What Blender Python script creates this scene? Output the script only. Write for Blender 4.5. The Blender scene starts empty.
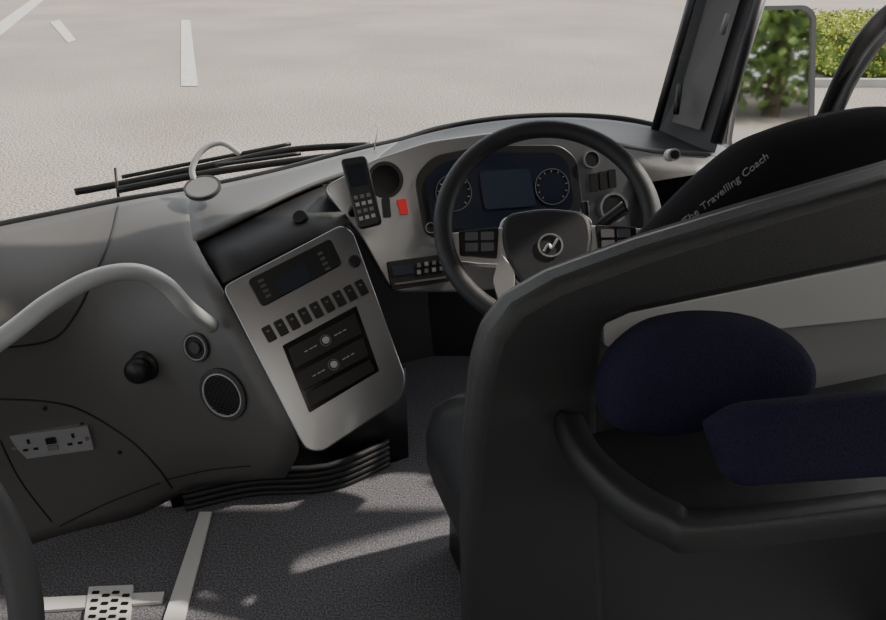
# Coach cab reconstruction. All geometry is true 3-D in metres (Z up, cab floor z=0, road z=-1),
# mostly placed from image pixels along camera rays, to chosen planes or estimated depths.
import bpy, bmesh, math, random
from mathutils import Vector, Matrix
from mathutils.bvhtree import BVHTree
random.seed(3)
F=700.0; PT=math.radians(28); CP,SP=math.cos(PT),math.sin(PT); CZ=1.3
sc=bpy.context.scene
cam=bpy.data.cameras.new("camera"); co=bpy.data.objects.new("camera",cam); sc.collection.objects.link(co)
cam.lens=36*F/886; cam.sensor_width=36; cam.clip_start=0.02; cam.clip_end=500
co.location=(0,0,CZ); co.rotation_euler=(math.pi/2-PT,0,0); sc.camera=co
O=Vector((0,0,CZ))
def ray(u,v):
    a=(u-443)/F;b=(310-v)/F
    return Vector((a,CP+SP*b,-SP+CP*b))
def W(u,v,t): return O+ray(u,v)*t
class Pl:
    def __init__(s,o,n,ex=None):
        s.o=Vector(o); s.n=Vector(n).normalized()
        ex=Vector(ex) if ex else Vector((0,0,1)).cross(s.n)
        s.ex=(ex-s.n*ex.dot(s.n)).normalized(); s.ey=s.n.cross(s.ex)
    def hit(s,u,v,off=0):
        d=ray(u,v); t=((s.o+s.n*off-O).dot(s.n))/d.dot(s.n); return O+d*t
    def l(s,u,v):
        p=s.hit(u,v)-s.o; return (p.dot(s.ex),p.dot(s.ey))
    def w(s,x,y,z=0): return s.o+s.ex*x+s.ey*y+s.n*z
TL=W(222,285,1.5);TR=W(345,225,1.6);BL=W(310,450,1.5)
nn=(TR-TL).cross(BL-TL); nn=-nn if nn.y>0 else nn
CON=Pl(TL,nn,TR-TL)
INS=Pl(W(500,190,1.80),(.2,-.9,.4))
PAN=Pl((.134,.717,.5),(.309,-.951,0))
# ---------- materials
def mat(name,col,rough=.5,metal=0,bump=0,bs=200,spec=.35,var=0):
    m=bpy.data.materials.new(name); m.use_nodes=True; nt=m.node_tree; b=nt.nodes['Principled BSDF']
    b.inputs['Base Color'].default_value=(*col,1); b.inputs['Roughness'].default_value=rough; b.inputs['Metallic'].default_value=metal
    b.inputs['Specular IOR Level'].default_value=spec
    tc=nt.nodes.new('ShaderNodeTexCoord')
    n=nt.nodes.new('ShaderNodeTexNoise'); n.inputs['Scale'].default_value=bs; n.inputs['Detail'].default_value=3
    nt.links.new(tc.outputs['Object'],n.inputs['Vector'])
    if bump:
        bp=nt.nodes.new('ShaderNodeBump'); bp.inputs['Strength'].default_value=bump; bp.inputs['Distance'].default_value=.002
        nt.links.new(n.outputs['Fac'],bp.inputs['Height']); nt.links.new(bp.outputs['Normal'],b.inputs['Normal'])
    if var:
        r=nt.nodes.new('ShaderNodeValToRGB'); r.color_ramp.elements[0].color=(*[c*(1-var) for c in col],1); r.color_ramp.elements[1].color=(*[min(1,c*(1+var)) for c in col],1)
        r.color_ramp.elements[0].position=.35; r.color_ramp.elements[1].position=.65
        nt.links.new(n.outputs['Fac'],r.inputs['Fac']); nt.links.new(r.outputs['Color'],b.inputs['Base Color'])
    return m
M_dash=mat('dash_grey',(.080,.077,.075),.42,bump=.25,bs=900,var=.08,spec=.45)
M_dashd=mat('dash_dark',(.022,.022,.024),.5,bump=.3,bs=900)
M_pil=mat('pillar_grey',(.04,.04,.042),.6)
M_blk=mat('black_plastic',(.009,.009,.010),.42)
M_hub=mat('hub_leather',(.016,.017,.020),.5,bump=.4,bs=700)
M_gloss=mat('gloss_black',(.006,.006,.007),.12)
M_sil=mat('silver_plastic',(.27,.275,.285),.28,metal=.85,bump=.05,bs=1200)
M_alu=mat('aluminium',(.6,.6,.6),.28,metal=.85)
M_rail=mat('rail_coat',(.36,.37,.37),.35,metal=.2)
M_grey=mat('mid_grey',(.15,.15,.15),.6)
M_lgrey=mat('light_grey',(.34,.34,.34),.5)
M_key=mat('key_grey',(.08,.08,.085),.5)
M_txt=mat('embroidery_grey',(.25,.25,.25),.8)
M_pan=mat('panel_plastic',(.024,.025,.026),.46,bump=.5,bs=700)
M_fab=mat('black_fabric',(.011,.011,.013),.95,bump=.6,bs=500,spec=.15)
M_navy=mat('navy_fabric',(.008,.008,.024),.9,bump=.8,bs=420,spec=.2,var=.35)
M_white=mat('white_mark',(.45,.43,.40),.8,var=.2,bs=20)
M_nose=mat('nosing_white',(.55,.55,.53),.6)
M_red=mat('red_plastic',(.55,.02,.02),.4)
M_scr=mat('screen',(.010,.013,.022),.15)
M_scr2=mat('screen_display',(.016,.022,.036),.25)
M_mirror=mat('mirror_glass',(.88,.9,.9),.03,metal=1)
M_ceil=mat('ceiling_liner',(.5,.49,.47),.9)
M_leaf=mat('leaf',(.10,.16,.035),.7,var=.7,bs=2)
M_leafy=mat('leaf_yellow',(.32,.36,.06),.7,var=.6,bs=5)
M_bark=mat('bark',(.08,.06,.04),.9)
M_conc=mat('concrete',(.4,.38,.35),.9,var=.1,bs=3)
M_road=mat('asphalt',(.28,.253,.225),.95,bs=42,var=.65,spec=.1)
nt=M_road.node_tree; n2=nt.nodes.new('ShaderNodeTexNoise'); n2.inputs['Scale'].default_value=.3; n2.inputs['Detail'].default_value=7
r2=nt.nodes.new('ShaderNodeValToRGB'); r2.color_ramp.elements[0].color=(.84,.83,.82,1); r2.color_ramp.elements[0].position=.35; r2.color_ramp.elements[1].color=(1.05,1.04,1.02,1); r2.color_ramp.elements[1].position=.65
mx=nt.nodes.new('ShaderNodeMix'); mx.data_type='RGBA'; mx.blend_type='MULTIPLY'; mx.inputs['Factor'].default_value=1
rp=[n for n in nt.nodes if n.type=='VALTORGB'][0]; tc=[n for n in nt.nodes if n.type=='TEX_COORD'][0]
nt.links.new(tc.outputs['Object'],n2.inputs['Vector']); nt.links.new(n2.outputs['Fac'],r2.inputs['Fac']); nt.links.new(rp.outputs['Color'],mx.inputs['A']); nt.links.new(r2.outputs['Color'],mx.inputs['B'])
nt.links.new(mx.outputs['Result'],nt.nodes['Principled BSDF'].inputs['Base Color'])
M_carpet=mat('carpet',(.125,.122,.133),.95,bump=.8,bs=230,var=.5,spec=.1)
def glass(name,fac):
    m=bpy.data.materials.new(name); m.use_nodes=True; nt=m.node_tree; nt.nodes.clear()
    o=nt.nodes.new('ShaderNodeOutputMaterial'); x=nt.nodes.new('ShaderNodeMixShader'); t=nt.nodes.new('ShaderNodeBsdfTransparent'); g=nt.nodes.new('ShaderNodeBsdfGlossy')
    g.inputs['Roughness'].default_value=.02; t.inputs['Color'].default_value=(.96,.97,.96,1); x.inputs[0].default_value=fac
    nt.links.new(t.outputs[0],x.inputs[1]); nt.links.new(g.outputs[0],x.inputs[2]); nt.links.new(x.outputs[0],o.inputs[0]); return m
M_glass=glass('window_glass',.04)
# ---------- mesh helpers
def empty(name):
    e=bpy.data.objects.new(name,None); sc.collection.objects.link(e); e.empty_display_size=.05; return e
def mk(name,verts,faces,m,parent=None,smooth=False):
    me=bpy.data.meshes.new(name); me.from_pydata([tuple(v) for v in verts],[],faces); me.materials.append(m)
    bm=bmesh.new(); bm.from_mesh(me); bmesh.ops.recalc_face_normals(bm,faces=bm.faces); bm.to_mesh(me); bm.free()
    if smooth:
        for p in me.polygons: p.use_smooth=True
    o=bpy.data.objects.new(name,me); sc.collection.objects.link(o)
    if parent: o.parent=parent
    return o
def bev(o,w,seg=3,ang=40):
    b=o.modifiers.new('b','BEVEL'); b.width=w; b.segments=seg; b.limit_method='ANGLE'; b.angle_limit=math.radians(ang)
    for p in o.data.polygons: p.use_smooth=True
    try: o.data.set_sharp_from_angle(angle=math.radians(35))
    except Exception: pass
def rnd(pts,r,seg=5):
    out=[];n=len(pts)
    for i in range(n):
        p=Vector(pts[i]);a=Vector(pts[i-1])-p;b=Vector(pts[(i+1)%n])-p
        k=min(r,a.length*.45,b.length*.45)
        s=p+a.normalized()*k; e=p+b.normalized()*k
        for j in range(seg+1):
            q=j/seg; out.append(s*(1-q)**2+p*2*q*(1-q)+e*q*q)
    return out
def prism(name,pl,pts,z0,z1,m,parent=None,r=0,bw=0,seg=5):
    if r: pts=rnd(pts,r,seg)
    n=len(pts)
    vs=[pl.w(p[0],p[1],z0) for p in pts]+[pl.w(p[0],p[1],z1) for p in pts]
    fs=[tuple(range(n)),tuple(range(n,2*n))]+[(i,(i+1)%n,n+(i+1)%n,n+i) for i in range(n)]
    o=mk(name,vs,fs,m,parent)
    if bw: bev(o,bw)
    return o
def rect(x,y,w,h): return [(x-w,y-h),(x+w,y-h),(x+w,y+h),(x-w,y+h)]
def px(pl,pts): return [pl.l(*p) for p in pts]
def ring(name,pl,outer,inner,z0,z1,m,parent=None,bw=0):
    n=len(outer); vs=[]
    for z in (z0,z1):
        vs+=[pl.w(p[0],p[1],z) for p in outer]; vs+=[pl.w(p[0],p[1],z) for p in inner]
    fs=[]
    for i in range(n):
        j=(i+1)%n
        fs+=[(i,j,n+j,n+i),(2*n+i,2*n+j,3*n+j,3*n+i),(i,j,2*n+j,2*n+i),(n+i,n+j,3*n+j,3*n+i)]
    o=mk(name,vs,fs,m,parent)
    if bw: bev(o,bw)
    return o
def circ(x,y,r,n=32,ry=None): return [(x+r*math.cos(2*math.pi*i/n),y+(ry or r)*math.sin(2*math.pi*i/n)) for i in range(n)]
def disc(name,pl,x,y,r,z0,z1,m,parent=None,bw=0): return prism(name,pl,circ(x,y,r),z0,z1,m,parent,bw=bw)
def cr(P,k=8,closed=False):
    P=[Vector(p) for p in P]; out=[]; n=len(P)
    R=range(n if closed else n-1)
    for i in R:
        if closed: a,b,c,d=P[(i-1)%n],P[i],P[(i+1)%n],P[(i+2)%n]
        else: a,b,c,d=P[max(i-1,0)],P[i],P[i+1],P[min(i+2,n-1)]
        for j in range(k):
            t=j/k; out.append(.5*((2*b)+(c-a)*t+(2*a-5*b+4*c-d)*t*t+(3*b-a-3*c+d)*t**3))
    if not closed: out.append(P[-1])
    return out
def tube(name,P,rad,m,parent=None,k=8,seg=14,closed=False,flat=1,up=None):
    C=cr(P,k,closed) if k>1 else [Vector(p) for p in P]
    n=len(C); vs=[];fs=[]; prev=None
    for i,c in enumerate(C):
        if closed: T=(C[(i+1)%n]-C[i-1]).normalized()
        else: T=(C[min(i+1,n-1)]-C[max(i-1,0)]).normalized()
        ref=prev if prev is not None else (Vector(up) if up else (Vector((0,0,1)) if abs(T.z)<.9 else Vector((1,0,0))))
        N=(ref-T*ref.dot(T)).normalized(); B=T.cross(N); prev=N
        r=rad(i/(n-1)) if callable(rad) else rad
        for j in range(seg):
            a=2*math.pi*j/seg; vs.append(c+N*r*flat*math.cos(a)+B*r*math.sin(a))
    for i in range(n if closed else n-1):
        for j in range(seg):
            a=i*seg+j;b=i*seg+(j+1)%seg;c=((i+1)%n)*seg+(j+1)%seg;d=((i+1)%n)*seg+j
            fs.append((a,b,c,d))
    if not closed: fs+=[tuple(range(seg)),tuple((n-1)*seg+j for j in range(seg))]
    return mk(name,vs,fs,m,parent,True)
def grid(name,rows,m,parent=None,sub=2,thick=.01):
    R=len(rows);C=len(rows[0]); vs=[p for r in rows for p in r]
    fs=[(i*C+j,i*C+j+1,(i+1)*C+j+1,(i+1)*C+j) for i in range(R-1) for j in range(C-1)]
    o=mk(name,vs,fs,m,parent,True)
    if sub:
        s=o.modifiers.new('s','SUBSURF'); s.levels=sub; s.render_levels=sub; s.boundary_smooth='PRESERVE_CORNERS'
    if thick:
        t=o.modifiers.new('t','SOLIDIFY'); t.thickness=thick; t.offset=0
    return o
def gw(rows): return [[W(*p) for p in r] for r in rows]
def bvh(o):
    bpy.context.view_layer.update(); dg=bpy.context.evaluated_depsgraph_get(); return BVHTree.FromObject(o,dg)
def hitpl(bv,u,v):
    d=ray(u,v).normalized(); l,n,i,dd=bv.ray_cast(O,d)
    if l is None: l,n,i,dd=bv.find_nearest(W(u,v,1.6))
    if n.dot(-d)<0:n=-n
    return Pl(l,n)
def box(name,a,b,m,parent=None,bw=0):
    x0,y0,z0=a;x1,y1,z1=b
    vs=[(x,y,z) for x in(x0,x1) for y in(y0,y1) for z in(z0,z1)]
    o=mk(name,vs,[(0,1,3,2),(4,5,7,6),(0,1,5,4),(2,3,7,6),(0,2,6,4),(1,3,7,5)],m,parent)
    if bw: bev(o,bw)
    return o
def pillow(name,pl,pts,th,m,parent=None,rr=.03):
    pts=rnd(pts,rr,4); n=len(pts); cx=sum(p[0] for p in pts)/n; cy=sum(p[1] for p in pts)/n
    vs=[];fs=[]; prof=[(1,0),(.985,.35),(.94,.68),(.82,.9),(.55,1.0)]
    L=[(s,-z) for s,z in prof[::-1]]+[(s,z) for s,z in prof[1:]]
    for s,z in L:
        vs+=[pl.w(cx+(p[0]-cx)*s,cy+(p[1]-cy)*s,z*th) for p in pts]
    for a in range(len(L)-1):
        for i in range(n): j=(i+1)%n; fs.append((a*n+i,a*n+j,(a+1)*n+j,(a+1)*n+i))
    fs+=[tuple(range(n)),tuple(range((len(L)-1)*n,len(L)*n))]
    return mk(name,vs,fs,m,parent,True)
# ---------- outside
mk('road',[(-60,-60,-1),(60,-60,-1),(60,90,-1),(-60,90,-1)],[(0,1,2,3)],M_road)
RD=Pl((0,0,-.99),(0,0,1),(1,0,0))
ml=empty('road_marking')
for i,q in enumerate([[(181,20),(190,20),(198,86),(181,86)],[(0,22),(38,-5),(46,-2),(0,36)],[(50,22),(60,20),(76,40),(68,43)]]):
    prism('line_%d'%(i+1),RD,px(RD,q),0,.004,M_white,ml)
def leaves(name,fn,n,size,m,parent=None):
    vs=[];fs=[]
    for i in range(n):
        c=Vector(fn()); a=Vector([random.gauss(0,1) for _ in range(3)]).normalized()*size*random.uniform(.6,1.3); b=a.orthogonal().normalized()*size*.6
        b.rotate(Matrix.Rotation(random.random()*6.28,3,a)); k=len(vs); vs+=[c-a,c+b,c+a,c-b]; fs.append((k,k+1,k+2,k+3))
    return mk(name,vs,fs,m,parent)
hd=empty('hedge')
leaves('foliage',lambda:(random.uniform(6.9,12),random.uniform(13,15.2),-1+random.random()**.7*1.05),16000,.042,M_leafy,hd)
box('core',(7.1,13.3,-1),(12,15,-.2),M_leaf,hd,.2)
box('kerb',(4,12.6,-1),(14,12.75,-.87),M_conc)
for k,(x,y,s) in enumerate([(12,-18,1.5),(19,-20,1.7),(8,-26,1.8),(26,-28,2.4),(2,-30,2),(16,-34,2.4)]):
    tr=empty('tree')
    tube('trunk',[(x,y,-1),(x+.1,y,1),(x,y+.1,3*s)],.2*s,M_bark,tr,k=3)
    def fn():
        v=Vector([random.gauss(0,1) for _ in range(3)]).normalized()*random.random()**.4
        return (x+v.x*3.4*s,y+v.y*3*s,2.4*s+v.z*2.9*s)
    leaves('canopy',fn,6000,.22,M_leaf,tr)
# ---------- shell
mk('floor',[(-1.6,-2.5,0),(1.6,-2.5,0),(1.6,2.1,0),(-1.6,2.1,0)],[(0,1,2,3)],M_carpet)
box('ceiling',(-1.6,-2.5,1.95),(1.6,1.75,2.02),M_ceil)
box('wall_rear',(-1.6,-2.55,0),(1.6,-2.5,1.95),M_ceil)
box('wall_left',(-1.65,-2.5,-.9),(-1.6,1.5,.62),M_dash)
box('wall_right',(1.6,-2.5,-.9),(1.65,1.7,.70),M_dash)
box('trim_1',(-1.65,-2.5,1.7),(-1.6,1.5,1.97),M_ceil)
box('trim_2',(1.6,-2.5,1.7),(1.65,1.7,1.97),M_ceil)
box('trim_3',(-1.65,.0,.62),(-1.6,.12,1.7),M_blk)
box('wall_front',(-.3,2.1,-.9),(1.4,2.14,.55),M_dashd)
sb_=empty('added_sun_blocker'); box('blocker_sheet',(-.05,1.80,1.21),(1.25,1.806,1.95),M_pil,sb_); tube('blocker_bar',[(-.06,1.803,1.21),(1.26,1.803,1.21)],.01,M_blk,sb_,k=2)  # unseen sheet added behind the windscreen to keep sun off the floor
sb2=empty('added_sun_blocker'); box('blocker_sheet',(1.57,.2,1.15),(1.576,1.68,1.9),M_pil,sb2); tube('blocker_bar',[(1.573,.19,1.15),(1.573,1.69,1.15)],.01,M_blk,sb2,k=2)  # second unseen sheet, added to cut sun through the right-hand window
cl_=empty('added_fill_light'); box('fill_panel',(-.7,-.9,1.93),(.7,-.5,1.95),M_lgrey,cl_,.005)  # made-up fixture body for the added fill, behind the camera
al=bpy.data.lights.new('fill_lamp','AREA'); al.shape='RECTANGLE'; al.size=1.3; al.size_y=.35; al.energy=11; al.color=(1,.93,.84); ao=bpy.data.objects.new('fill_lamp',al); sc.collection.objects.link(ao); ao.location=(0,-.7,1.92); ao.parent=cl_  # area light added only to brighten the cab interior
base=[(-90,246,1.52),(0,227,1.63),(60,215,1.70),(118,203,1.77),(192,191,1.84),(250,179,1.9),(300,167,1.96),(350,153,2.01),(400,142,2.06),(440,130,2.1),(500,120,2.14),(560,117,2.15),(620,120,2.12),(672,131,2.06)]
bp=[W(*p) for p in base]
grid('window_1',[bp,[p+Vector((0,-.06,.6)) for p in bp],[p+Vector((0,-.16,1.2)) for p in bp]],M_glass,sub=1,thick=0)
tube('trim_4',[p+Vector((0,.01,.0)) for p in bp],.012,M_blk)
grid('trim_7',[[p+Vector((0,.015,0)) for p in bp],[p+Vector((0,.03,-.5)) for p in bp],[p+Vector((0,-.02,-1.5)) for p in bp]],M_pil,sub=1)
# ---------- dashboard
D=empty('dashboard')
L=[[(-90,248,1.5),(0,228,1.6),(60,216,1.68),(118,204,1.75),(160,197,1.79),(192,192,1.82)],
[(-90,300,1.42),(0,275,1.5),(55,258,1.58),(112,228,1.68),(152,214,1.7),(188,212,1.72)],
[(-90,360,1.38),(0,322,1.44),(50,305,1.5),(97,262,1.6),(150,240,1.63),(194,243,1.63)],
[(-90,385,1.42),(0,350,1.5),(45,345,1.54),(90,300,1.58),(150,285,1.58),(222,287,1.52)],
[(-90,410,1.5),(0,398,1.57),(60,395,1.6),(120,370,1.62),(180,350,1.58),(255,350,1.51)],
[(-90,470,1.53),(0,450,1.62),(60,440,1.66),(125,425,1.68),(200,410,1.62),(285,405,1.51)],
[(-90,540,1.54),(0,500,1.64),(60,485,1.69),(130,465,1.72),(215,450,1.65),(306,448,1.51)],
[(-90,598,1.56),(0,556,1.65),(60,532,1.71),(150,515,1.77),(188,482,1.79),(285,476,1.66)]]
face=grid('face_molding',gw(L),M_dash,D)
bf=bvh(face)
Mg=[[(192,192,1.82),(250,180,1.88),(300,168,1.94),(350,154,1.99),(400,143,2.04)],
[(188,212,1.72),(250,200,1.8),(300,184,1.85),(340,168,1.92),(385,152,1.97)],
[(194,243,1.63),(250,215,1.70),(290,195,1.76),(318,183,1.80),(372,166,1.86)]]
grid('upper_molding',gw(Mg),M_dash,D)
grid('storage_nook',gw([[(190,240,1.66),(250,214,1.74),(320,183,1.83)],[(224,284,1.55),(285,252,1.6),(350,222,1.70)]]),M_dashd,D,sub=1)
NK=Pl(W(300,217,1.69),(-.05,-.6,.75)); disc('nook_socket',NK,0,0,.018,-.02,.006,M_blk,D,.003)
Rg=[[(400,143,2.04),(440,131,2.08),(500,121,2.12),(560,118,2.13),(620,121,2.1),(680,134,2.04),(728,150,1.98)],
[(385,154,1.95),(432,139,2.02),(495,129,2.05),(560,127,2.05),(615,131,2.02),(665,142,1.98),(728,153,1.93)],
[(372,166,1.86),(425,148,1.90),(490,138,1.92),(560,136,1.92),(606,143,1.9),(645,156,1.87),(728,158,1.88)]]
grid('hood',gw(Rg),M_dashd,D)
grid('right_face',gw([[(606,143,1.9),(645,156,1.87),(728,158,1.88)],[(640,190,1.86),(665,190,1.84),(740,190,1.84)],[(650,240,1.84),(690,240,1.83),(760,240,1.83)]]),M_dash,D,sub=1)
RF=Pl(W(680,180,1.83),(0,-.9,.3))
prism('side_display',RF,px(RF,[(650,182),(698,174),(702,200),(656,210)]),-.01,.006,M_gloss,D,r=.005)
x,y=RF.l(672,155); disc('side_button',RF,x,y,.016,-.02,.02,M_lgrey,D); disc('side_button_cap',RF,x,y,.011,.0,.025,M_blk,D)
ins=px(INS,[(322,188),(372,160),(430,141),(495,132),(560,130),(604,140),(640,165),(658,205),(650,262),(560,285),(450,292),(392,292),(362,238)])
prism('instrument_fascia',INS,ins,-.06,0,M_sil,D,r=.03,bw=.004)
cl=px(INS,[(414,178),(432,156),(485,145),(560,145),(576,158),(583,210),(560,232),(440,240),(424,234)])
prism('instrument_cluster',INS,cl,-.01,.006,M_blk,D,r=.03,bw=.003)
cl2=px(INS,[(424,180),(440,163),(488,153),(555,153),(567,163),(573,205),(552,224),(446,230),(432,225)])
prism('cluster_lens',INS,cl2,.004,.009,M_scr,D,r=.025)
prism('cluster_display',INS,px(INS,[(478,172),(528,169),(535,206),(484,210)]),.008,.0105,M_scr2,D,r=.01)
for u,v in ((453,193),(551,187)):
    x,y=INS.l(u,v); ring('cluster_dial',INS,circ(x,y,.047),circ(x,y,.045),.008,.0105,M_key,D)
    for k in range(11):
        an=math.radians(225-27*k); c_,s_=math.cos(an),math.sin(an); tube('dial_tick',[INS.w(x+.036*c_,y+.036*s_,.0095),INS.w(x+.042*c_,y+.042*s_,.0095)],.001,M_grey,D,k=1,seg=4)
x,y=INS.l(385,180); ring('gauge_bezel',INS,circ(x,y,.045),circ(x,y,.036),0,.008,M_blk,D); disc('gauge_face',INS,x,y,.037,0,.004,M_gloss,D)
prism('hazard_button',INS,px(INS,[(396,200),(405,199),(408,214),(400,215)]),0,.012,M_red,D,r=.003)
for i,(u,v) in enumerate([(386,208),(593,183),(602,181),(611,179)]):
    x,y=INS.l(u,v); prism('switch_%d'%i,INS,rect(x,y,.010,.024),0,.01,M_blk,D,r=.004)
for i,(u,v,r) in enumerate([(612,208,.035),(630,233,.016),(612,235,.018),(590,160,.02),(430,228,.012)]):
    x,y=INS.l(u,v); disc('vent_%d'%i,INS,x,y,r,0,.012,M_blk,D,.002); ring('vent_rim_%d'%i,INS,circ(x,y,r*1.12),circ(x,y,r*.97),0,.014,M_grey,D)
prism('tachograph',INS,px(INS,[(386,262),(446,253),(449,281),(391,290)]),0,.012,M_blk,D,r=.005,bw=.002)
prism('tachograph_display',INS,px(INS,[(391,267),(412,264),(413,273),(393,276)]),.012,.0135,M_scr2,D)
prism('tachograph_slot',INS,px(INS,[(394,283),(445,276),(445,278),(394,285)]),.012,.0135,M_key,D)
for i in range(4):
    for j in range(2):
        x,y=INS.l(418+i*7.5,265-i*1.2+j*7); prism('tachograph_key',INS,rect(x,y,.005,.005),.012,.0145,M_grey if (i+j)%2 else M_key,D)
# console
CB=px(CON,[(222,287),(341,225),(353,232),(406,378),(400,400),(322,452),(306,450),(296,432)])
prism('console_body',CON,CB,-.16,-.004,M_dashd,D,r=.02,bw=.005)
prism('console_face',CON,CB,-.01,.004,M_sil,D,r=.02,bw=.003)
prism('radio',CON,px(CON,[(247,281),(330,239),(342,265),(262,308)]),0,.012,M_blk,D,r=.012,bw=.002)
prism('radio_display',CON,px(CON,[(272,281),(305,265),(312,280),(280,297)]),.012,.014,M_scr2,D,r=.004)
for i in range(4):
    for nme,u,v in (('l',258,283),('r',317,256)):
        x,y=CON.l(u+i*2.5,v+i*5); prism('radio_key_%s%d'%(nme,i),CON,rect(x+.006,y,.006,.003),.012,.0145,M_key,D)
x,y=CON.l(354,262); disc('console_knob',CON,x,y,.014,0,.015,M_blk,D,.002)
a=Vector(CON.l(269,334)); b=Vector(CON.l(361,288))
for i in range(9):
    c=a.lerp(b,i/8); prism('rocker_%d'%i,CON,rect(c.x,c.y,.0105,.018),0,.009,M_blk,D,r=.004,bw=.0015)
    prism('rocker_icon_%d'%i,CON,rect(c.x,c.y+.006,.003,.002),.009,.0096,M_grey,D)
def cq(u0,v0,u1,v1,u2,v2,u3,v3): return px(CON,[(u0,v0),(u1,v1),(u2,v2),(u3,v3)])
prism('climate_panel',CON,cq(282,346,356,306,379,371,309,413),0,.006,M_gloss,D,r=.004,bw=.001)
prism('climate_unit_upper',CON,cq(288,349,354,314,361,334,295,369),.006,.010,M_blk,D,r=.003,bw=.001)
prism('climate_unit_mid',CON,cq(297,373,362,338,368,356,303,391),.006,.010,M_blk,D,r=.003,bw=.001)
prism('climate_tray',CON,cq(305,394,369,360,374,371,311,407),.006,.009,M_blk,D,r=.003,bw=.001)
for i,(u,v) in enumerate([(325,341),(333,365)]):
    x,y=CON.l(u,v); disc('climate_knob_%d'%i,CON,x,y,.008,.010,.02,M_lgrey,D,.002); ring('knob_ring',CON,circ(x,y,.0125),circ(x,y,.011),.010,.011,M_grey,D)
    for j in (-2.4,-1.8,-1.3,1.3,1.8,2.4): prism('tick',CON,rect(x+j*.02,y,.004,.0012),.0095,.0107,M_lgrey,D)
# seams
def seam(name,pts,r=.0028):
    Q=cr([Vector((u,v,0)) for u,v in pts],8); P=[]
    for q in Q:
        h=hitpl(bf,q.x,q.y); P.append(h.o)
    tube(name,P,r,M_blk,D,k=1,seg=6)
seam('seam_1',[(118,206),(110,240),(95,275),(75,315),(50,340),(0,348)])
seam('seam_2',[(0,399),(50,402),(85,412),(130,440),(158,468),(172,488)])
seam('seam_3',[(60,526),(110,502),(160,483)],.0022)
seam('seam_4',[(165,480),(210,470),(250,466)],.002)
seam('seam_5',[(0,440),(20,480),(52,522)],.002)
for nme,u,v,r in [('speaker',224,394,.062),('air_vent',197,347,.034)]:
    P=hitpl(bf,u,v); ring(nme+'_rim',P,circ(0,0,r),circ(0,0,r*.8),-.01,.008,M_pil,D,.002); ring(nme+'_ring',P,circ(0,0,r*.84),circ(0,0,r*.79),-.01,.009,M_lgrey,D); disc(nme+'_mesh',P,0,0,r*.82,-.01,.004,M_grey if nme=='speaker' else M_blk,D)
    if nme=='speaker':
        for k in range(-8,9):
            h=math.sqrt(max(0,.048**2-(k*.0056)**2)); prism('grille_bar',P,rect(0,k*.0056,h,.0017),.004,.007,M_blk,D)
    else: disc('vent_core',P,0,0,.014,.003,.01,M_pil,D,.002)
P=hitpl(bf,145,366); tube('control_knob_boot',[P.w(0,0,-.005),P.w(0,0,.010)],lambda t:.040-.012*t,M_blk,D,k=2,seg=24)
prof=[.010,.010,.02,.029,.031,.028,.02,.004]
tube('control_knob_ball',[P.w(0,0,z) for z in (0,.008,.014,.022,.032,.042,.05,.053)],lambda t:prof[min(7,round(t*7))],M_blk,D,k=1,seg=20)
P=hitpl(bf,52,441); PN=Pl(P.o,(P.n+Vector((0,-.3,0))).normalized(),(1,.12,.0))
prism('socket_plate',PN,rect(0,0,.086,.034),-.012,.009,M_alu,D,r=.004)
for s in (-.045,.05):
    prism('pin_slot',PN,rect(s,.013,.003,.006),.009,.0105,M_blk,D)
    for h in (-.011,.011): prism('pin_slot',PN,rect(s+h,-.009,.005,.003),.009,.0105,M_blk,D)
prism('socket_switch',PN,rect(.002,.008,.011,.008),.009,.013,M_blk,D,r=.002)
prism('socket_switch',PN,rect(.002,-.012,.011,.006),.009,.013,M_grey,D,r=.002)
for s in (-.078,.078): disc('screw',PN,s,.0,.005,.009,.0115,M_grey,D)
for u,v in ((82,424),(45,408),(120,452)):
    P=hitpl(bf,u,v); disc('rivet',P,0,0,.005,0,.004,M_blk,D,.001)
for i in range(5):
    z=.085-i*.019
    tube('kick_rib_%d'%i,[(-.66,1.345,z),(-.5,1.40,z),(-.3,1.42,z),(-.15,1.52,z)],.008,M_dashd,D,k=4,seg=8)
grid('kick_panel',[[(-.70,1.36,.3),(-.5,1.42,.3),(-.3,1.45,.3),(-.1,1.56,.3)],[(-.70,1.36,0),(-.5,1.42,0),(-.3,1.45,0),(-.1,1.56,0)]],M_blk,D,sub=1)
# handset
H=Pl(W(362,195,1.50),(-.05,-.9,.45))
ph=empty('cordless_phone')
q=[H.l(341,160),H.l(366,156),H.l(382,224),H.l(359,230)]
prism('body',H,q,-.012,.012,M_blk,ph,r=.01,bw=.004)
A=[Vector(v) for v in q]
def bil(s,t): return (A[0].lerp(A[1],s)).lerp(A[3].lerp(A[2],s),t)
prism('phone_screen',H,[bil(.15,.1),bil(.85,.1),bil(.85,.42),bil(.15,.42)],.012,.0135,M_scr,ph)
for i in range(3):
    for j in range(4):
        s=.16+i*.26;t=.54+j*.1; prism('key',H,[bil(s,t),bil(s+.16,t),bil(s+.16,t+.05),bil(s,t+.05)],.012,.0145,M_lgrey if j%2 else M_grey,ph)
tube('cradle_stem',[H.w(0,-.03,-.014),W(356,205,1.66),W(352,214,1.74)],.011,M_blk,D,k=4)
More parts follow.
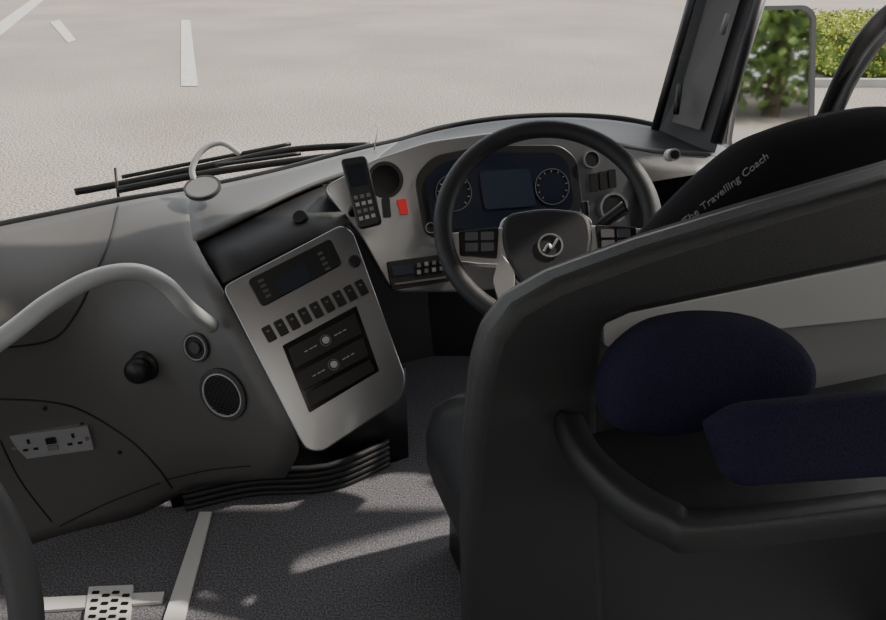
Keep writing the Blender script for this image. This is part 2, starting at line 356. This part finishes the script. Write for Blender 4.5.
# ---------- steering wheel
SW=empty('steering_wheel')
n=Vector((-.06,-.73,.68)).normalized(); WP=Pl(W(547,223,1.5),n,(1,0,0))
R=.224
tube('rim',[WP.w(R*math.cos(a),R*math.sin(a),0) for a in [2*math.pi*i/48 for i in range(48)]],.0205,M_hub,SW,k=2,closed=True,up=tuple(n),flat=.85)
hub=[(-.09,.03),(0,.042),(.09,.03),(.1,-.03),(.082,-.1),(.045,-.145),(-.045,-.145),(-.082,-.1),(-.1,-.03)]
prism('hub_trim',WP,[(x*1.08,(y+.04)*1.02-.045) for x,y in hub],-.05,-.024,M_alu,SW,r=.02,bw=.004)
prism('hub_pad',WP,hub,-.04,-.010,M_hub,SW,r=.03,bw=.01)
ring('emblem',WP,circ(.006,-.048,.027),circ(.006,-.048,.0235),-.012,-.006,M_alu,SW)
tube('emblem_mark',[WP.w(-.009,-.062,-.007),WP.w(.002,-.046,-.006),WP.w(.008,-.055,-.006),WP.w(.021,-.034,-.007)],.003,M_alu,SW)
for s in (-1,1):
    prism('spoke',WP,[(s*.09,.0),(s*.15,-.008),(s*.222,-.012),(s*.215,-.075),(s*.15,-.085),(s*.085,-.09)],-.035,-.015,M_alu,SW,r=.01,bw=.003)
    prism('spoke_pad',WP,[(s*.103,-.003),(s*.19,-.010),(s*.188,-.066),(s*.108,-.074)],-.016,-.009,M_blk,SW,r=.006,bw=.002)
    for i in range(2):
        for j in range(2): prism('spoke_key',WP,rect(s*(.128+i*.034),-.024-j*.025,.014,.0095),-.009,-.006,M_key,SW,r=.003)
    prism('lower_spoke',WP,[(s*.1,-.06),(s*.07,-.1),(s*.075,-.2),(s*.1,-.21),(s*.118,-.12)],-.035,-.012,M_alu,SW,r=.008,bw=.003)
tube('column',[WP.w(0,-.05,-.05),WP.w(0,-.05,-.30)],lambda t:.06,M_blk,SW,k=2,seg=24)
tube('wiper_stalk',[WP.w(.05,-.05,-.07),WP.w(.12,.01,-.05),WP.w(.175,.045,-.03)],lambda t:.008+.008*t,M_blk,SW)
tube('lever',[WP.w(.05,-.03,-.09),WP.w(.09,.03,-.07),WP.w(.09,.07,-.05)],.009,M_blk,SW)
# ---------- A pillar & side
AP=empty('pillar')
b0,b1=W(650,131,2.06),W(718,143,1.9); t0,t1=W(698,-40,1.98),W(778,-40,1.84)
e0=t0+(t0-b0)*.9; e1=t1+(t1-b1)*.9
bk=Vector((.05,.12,0)); b0=b0-(t0-b0)*.25; b1=b1-(t1-b1)*.25
mk('pillar_body',[b0,b1,e1,e0,b0+bk,b1+bk,e1+bk,e0+bk],[(0,1,2,3),(4,5,6,7),(0,1,5,4),(1,2,6,5),(2,3,7,6),(3,0,4,7)],M_pil,AP)
mk('pillar_panel',[W(672,122,1.99),W(700,130,1.93),W(752,-40,1.87),W(718,-40,1.93)],[(0,1,2,3)],M_dash,AP)
tube('pillar_seal',[W(655,130,2.0),W(703,-40,1.93)],.011,M_blk,AP,k=2)
tube('pillar_edge',[W(716,143,1.88),W(772,-40,1.82)],.016,M_blk,AP,k=2)
tube('pillar_clip',[W(676,114,1.93),W(680,84,1.93)],.008,M_blk,AP,k=2)
tube('pillar_mount',[W(722,34,1.85),W(728,14,1.84)],.007,M_grey,AP,k=2)
tube('window_frame',[W(822,130,1.75),W(830,112,1.75),W(845,78,1.75),W(866,42,1.75),W(896,12,1.75),W(960,-20,1.72),W(1100,-30,1.6)],.032,M_blk,AP,flat=.5,up=(.3,-.9,.3))
tube('window_seal',[W(834,125,1.74),W(842,106,1.72),W(856,78,1.72),W(878,46,1.72),W(905,22,1.72),W(960,-5,1.70)],.009,M_pil,AP)
mr=empty('side_mirror')
MP=Pl(W(775,75,3.0),(.02,-.985,.072))
mo=px(MP,[(746,14),(756,6),(806,5),(815,14),(813,125),(800,140),(748,150),(732,152),(727,145),(738,70)])
prism('mirror_housing',MP,mo,-.12,-.004,M_blk,mr,r=.03,bw=.02)
cx=sum(p[0] for p in mo)/len(mo); cy=sum(p[1] for p in mo)/len(mo)
ring('mirror_bezel',MP,rnd(mo,.03),rnd([(cx+(p[0]-cx)*.9,cy+(p[1]-cy)*.95) for p in mo],.03),-.01,.012,M_grey,mr)
prism('mirror_pane',MP,[(cx+(p[0]-cx)*.93,cy+(p[1]-cy)*.96) for p in mo],-.004,.002,M_mirror,mr,r=.03)
tube('mirror_arm',[W(725,148,3.0),W(700,155,2.8),W(690,180,2.3)],.02,M_blk,mr)
# ---------- wipers
for k,P in enumerate([[(75,192,1.95),(120,184,1.98),(200,168,2.03),(290,150,2.12),(370,145,2.17)],[(118,190,1.93),(215,172,2.0),(300,160,2.08),(366,152,2.13)]]):
    wi=empty('wiper'); P=[W(u,v,t) for u,v,t in P]
    tube('blade',P,.008,M_blk,wi,flat=1.3); tube('arm',[p+Vector((0,.02,.014)) for p in P[1:-1]],.006,M_blk,wi)
    if k==0: tube('tip',[W(115,168,1.95),W(119,202,1.95)],.004,M_blk,wi,k=2)
    else: tube('link',[W(215,165,2.03),W(270,152,2.1),W(340,146,2.16)],.005,M_blk,wi)
pm=empty('phone_mount')
tube('gooseneck',[W(199,188,1.76),W(192,170,1.76),W(203,150,1.77),(W(222,143,1.78)),W(240,154,1.79)],.0075,M_lgrey,pm)
MPp=Pl(W(203,189,1.74),(0,-.35,.93),(1,0,0)); disc('pad',MPp,0,0,.043,-.006,.008,M_grey,pm,.004); ring('pad_rim',MPp,circ(0,0,.045),circ(0,0,.040),0,.009,M_pil,pm)
tube('antenna',[W(374,150,1.98),W(379,124,1.98)],.002,M_lgrey,None,k=2)
# ---------- handrails
hr=empty('handrail')
tube('tube',[W(-120,420,1.0),W(0,340,1.15),W(50,302,1.22),(W(95,278,1.28)),W(135,272,1.33),W(165,284,1.38),W(188,308,1.42),W(212,326,1.5)],.0165,M_rail,hr,seg=18)
hr2=empty('handrail')
tube('tube',[W(-60,430,.75),W(-20,485,.75),W(8,535,.75),W(22,580,.75),W(28,640,.75),W(30,760,.75)],.017,M_pil,hr2,seg=18)
# ---------- floor trims
FL=Pl((0,0,0),(0,0,1),(1,0,0))
prism('trim_5',FL,px(FL,[(200,514),(212,514),(180,640),(158,640)]),0,.008,M_nose)
prism('trim_6',FL,px(FL,[(40,600),(165,594),(162,604),(40,613)]),0,.008,M_nose)
tp=empty('tread_plate')
prism('plate',FL,px(FL,[(90,590),(134,588),(126,660),(80,660)]),0,.011,M_nose,tp)
for i in range(4):
    for j in range(6):
        x,y=FL.l(97+i*10-j*1.2,596+j*8+ (i%2)*3); prism('slot',FL,rect(x,y,.008,.004),.011,.0125,M_blk,tp,r=.003)
# ---------- driver's seat
DS=empty('driver_seat')
SB=Pl(PAN.w(0,0,-.22),(.309,-.94,.0))
sb=px(SB,[(590,320),(640,245),(676,207),(712,172),(752,140),(798,123),(845,112),(886,106),(940,110),(985,170),(1000,300),(980,520),(700,520),(600,400)])
pillow('backrest',SB,sb,.07,M_fab,DS)
f=bpy.data.curves.new('cover_text','FONT'); f.body='The Travelling Coach'; f.size=.018; f.extrude=.0004; f.materials.append(M_txt)
ft=bpy.data.objects.new('cover_text',f); sc.collection.objects.link(ft); ft.parent=DS
p0=Vector((*SB.l(664,214),0)); p1=Vector((*SB.l(746,148),0)); dv=(p1-p0).normalized(); ex=SB.ex*dv.x+SB.ey*dv.y; ey=SB.n.cross(ex)
ft.matrix_world=Matrix.Translation(SB.w(p0.x,p0.y,.052))@Matrix((ex,ey,SB.n)).transposed().to_4x4()
c0=W(436,470,1.28); e=PAN.ex; ff=Vector((-e.y,e.x,0))
cs=Vector((c0.x+.035,c0.y,0))-ff*.22
pl=Pl(cs,(0,0,1),tuple(e)); prism('seat_cushion',pl,[(0,0),(.5,0),(.5,.5),(0,.5)],.22,.445,M_pan,DS,r=.12,bw=.08)
prism('seat_base',pl,[(.06,.03),(.44,.03),(.44,.45),(.06,.45)],.0,.25,M_blk,DS,r=.03,bw=.01)
# ---------- partition
PA=empty('driver_partition')
outer=px(PAN,[(475,700),(474,560),(478,450),(486,385),(498,345),(522,316),(565,290),(655,256),(765,220),(886,184),(960,162),(975,700)])
prism('panel_back',PAN,outer,-.06,-.045,M_pan,PA,r=.02)
full=px(PAN,[(470,700),(469,560),(473,450),(481,385),(493,340),(516,309),(560,284),(650,251),(760,217),(886,180),(960,158),(955,247),(886,264),(632,318),(606,330),(600,420),(610,700)])
prism('frame',PAN,full,-.052,.0,M_pan,PA,bw=.016)
low=px(PAN,[(600,415),(955,430),(965,700),(600,700)])
prism('lower_panel',PAN,low,-.06,-.012,M_pan,PA)
prism('recess_back',PAN,px(PAN,[(600,325),(955,245),(955,440),(600,430)]),-.045,-.035,M_grey,PA)
pr=px(PAN,[(606,322),(634,314),(886,264),(955,250),(955,306),(886,321),(640,346),(608,350)])
prism('recess_rail',PAN,pr,-.036,-.006,M_lgrey,PA,r=.006,bw=.008)
TZ=Pl((0,0,.774),(0,0,1),(1,0,0))
rim=[(556,412),(575,450),(618,494),(668,522),(708,530),(886,510),(965,500)]
rimi=[(584,410),(602,442),(638,474),(680,497),(712,504),(886,484),(955,475)]
ro=cr([Vector((*p,0)) for p in px(TZ,rim)],6); ri=cr([Vector((*p,0)) for p in px(TZ,rimi)],6)
k=len(ro); vs=[]; cen=Vector((.5,.8,0))
def off(p,s): return p+(cen-p).normalized()*s
lay=[[(*off(p,.004)[:2],.722) for p in ri],[(p.x,p.y,.760) for p in ri],[(*off(p,-.002)[:2],.768) for p in ri],[(*off(p,.006)[:2],.776) for p in ro],[(*p[:2],.770) for p in ro],[(*p[:2],.742) for p in ro],[(*off(p,.03)[:2],.73) for p in ro],[(*off(p,.16)[:2],.66) for p in ro]]
for l in lay: vs+=l
fs=[(a*k+i,a*k+i+1,(a+1)*k+i+1,(a+1)*k+i) for a in range(len(lay)-1) for i in range(k-1)]
o=mk('tray_rim',vs,fs,M_pan,PA,True)
t=o.modifiers.new('t','SOLIDIFY'); t.thickness=.005
fl=[(p.x,p.y,.722) for p in ri]+[(.72,.9,.722),(.2,.74,.722)]
mk('tray_floor',fl,[tuple(range(len(fl)))],M_pan,PA)
C1=Pl(W(700,375,.80),(.25,-.93,.25))
pillow('cushion',C1,px(C1,[(602,425),(598,385),(615,350),(650,322),(700,311),(755,315),(790,335),(806,362),(803,390),(740,412),(660,432)]),.04,M_navy)
C2=Pl(W(800,435,.69),(.2,-.75,.6))
pillow('cushion',C2,px(C2,[(712,432),(708,420),(735,402),(886,388),(960,385),(965,468),(886,476),(740,486),(728,476)]),.034,M_navy)
# ---------- lights
w=bpy.data.worlds.new('sky'); sc.world=w; w.use_nodes=True; nt=w.node_tree
sk=nt.nodes.new('ShaderNodeTexSky'); sk.sky_type='NISHITA'; sk.sun_disc=False; sk.sun_elevation=math.radians(42); sk.sun_rotation=math.radians(50)
hs=nt.nodes.new('ShaderNodeHueSaturation'); hs.inputs['Saturation'].default_value=.15
nt.links.new(sk.outputs[0],hs.inputs['Color']); nt.links.new(hs.outputs[0],nt.nodes['Background'].inputs['Color']); nt.nodes['Background'].inputs['Strength'].default_value=.40
s=bpy.data.lights.new('sun','SUN'); s.energy=6.5; s.angle=.02; s.color=(1,.91,.80); so=bpy.data.objects.new('sun',s); sc.collection.objects.link(so)
so.rotation_euler=Vector((.65,.25,.66)).to_track_quat('Z','Y').to_euler()
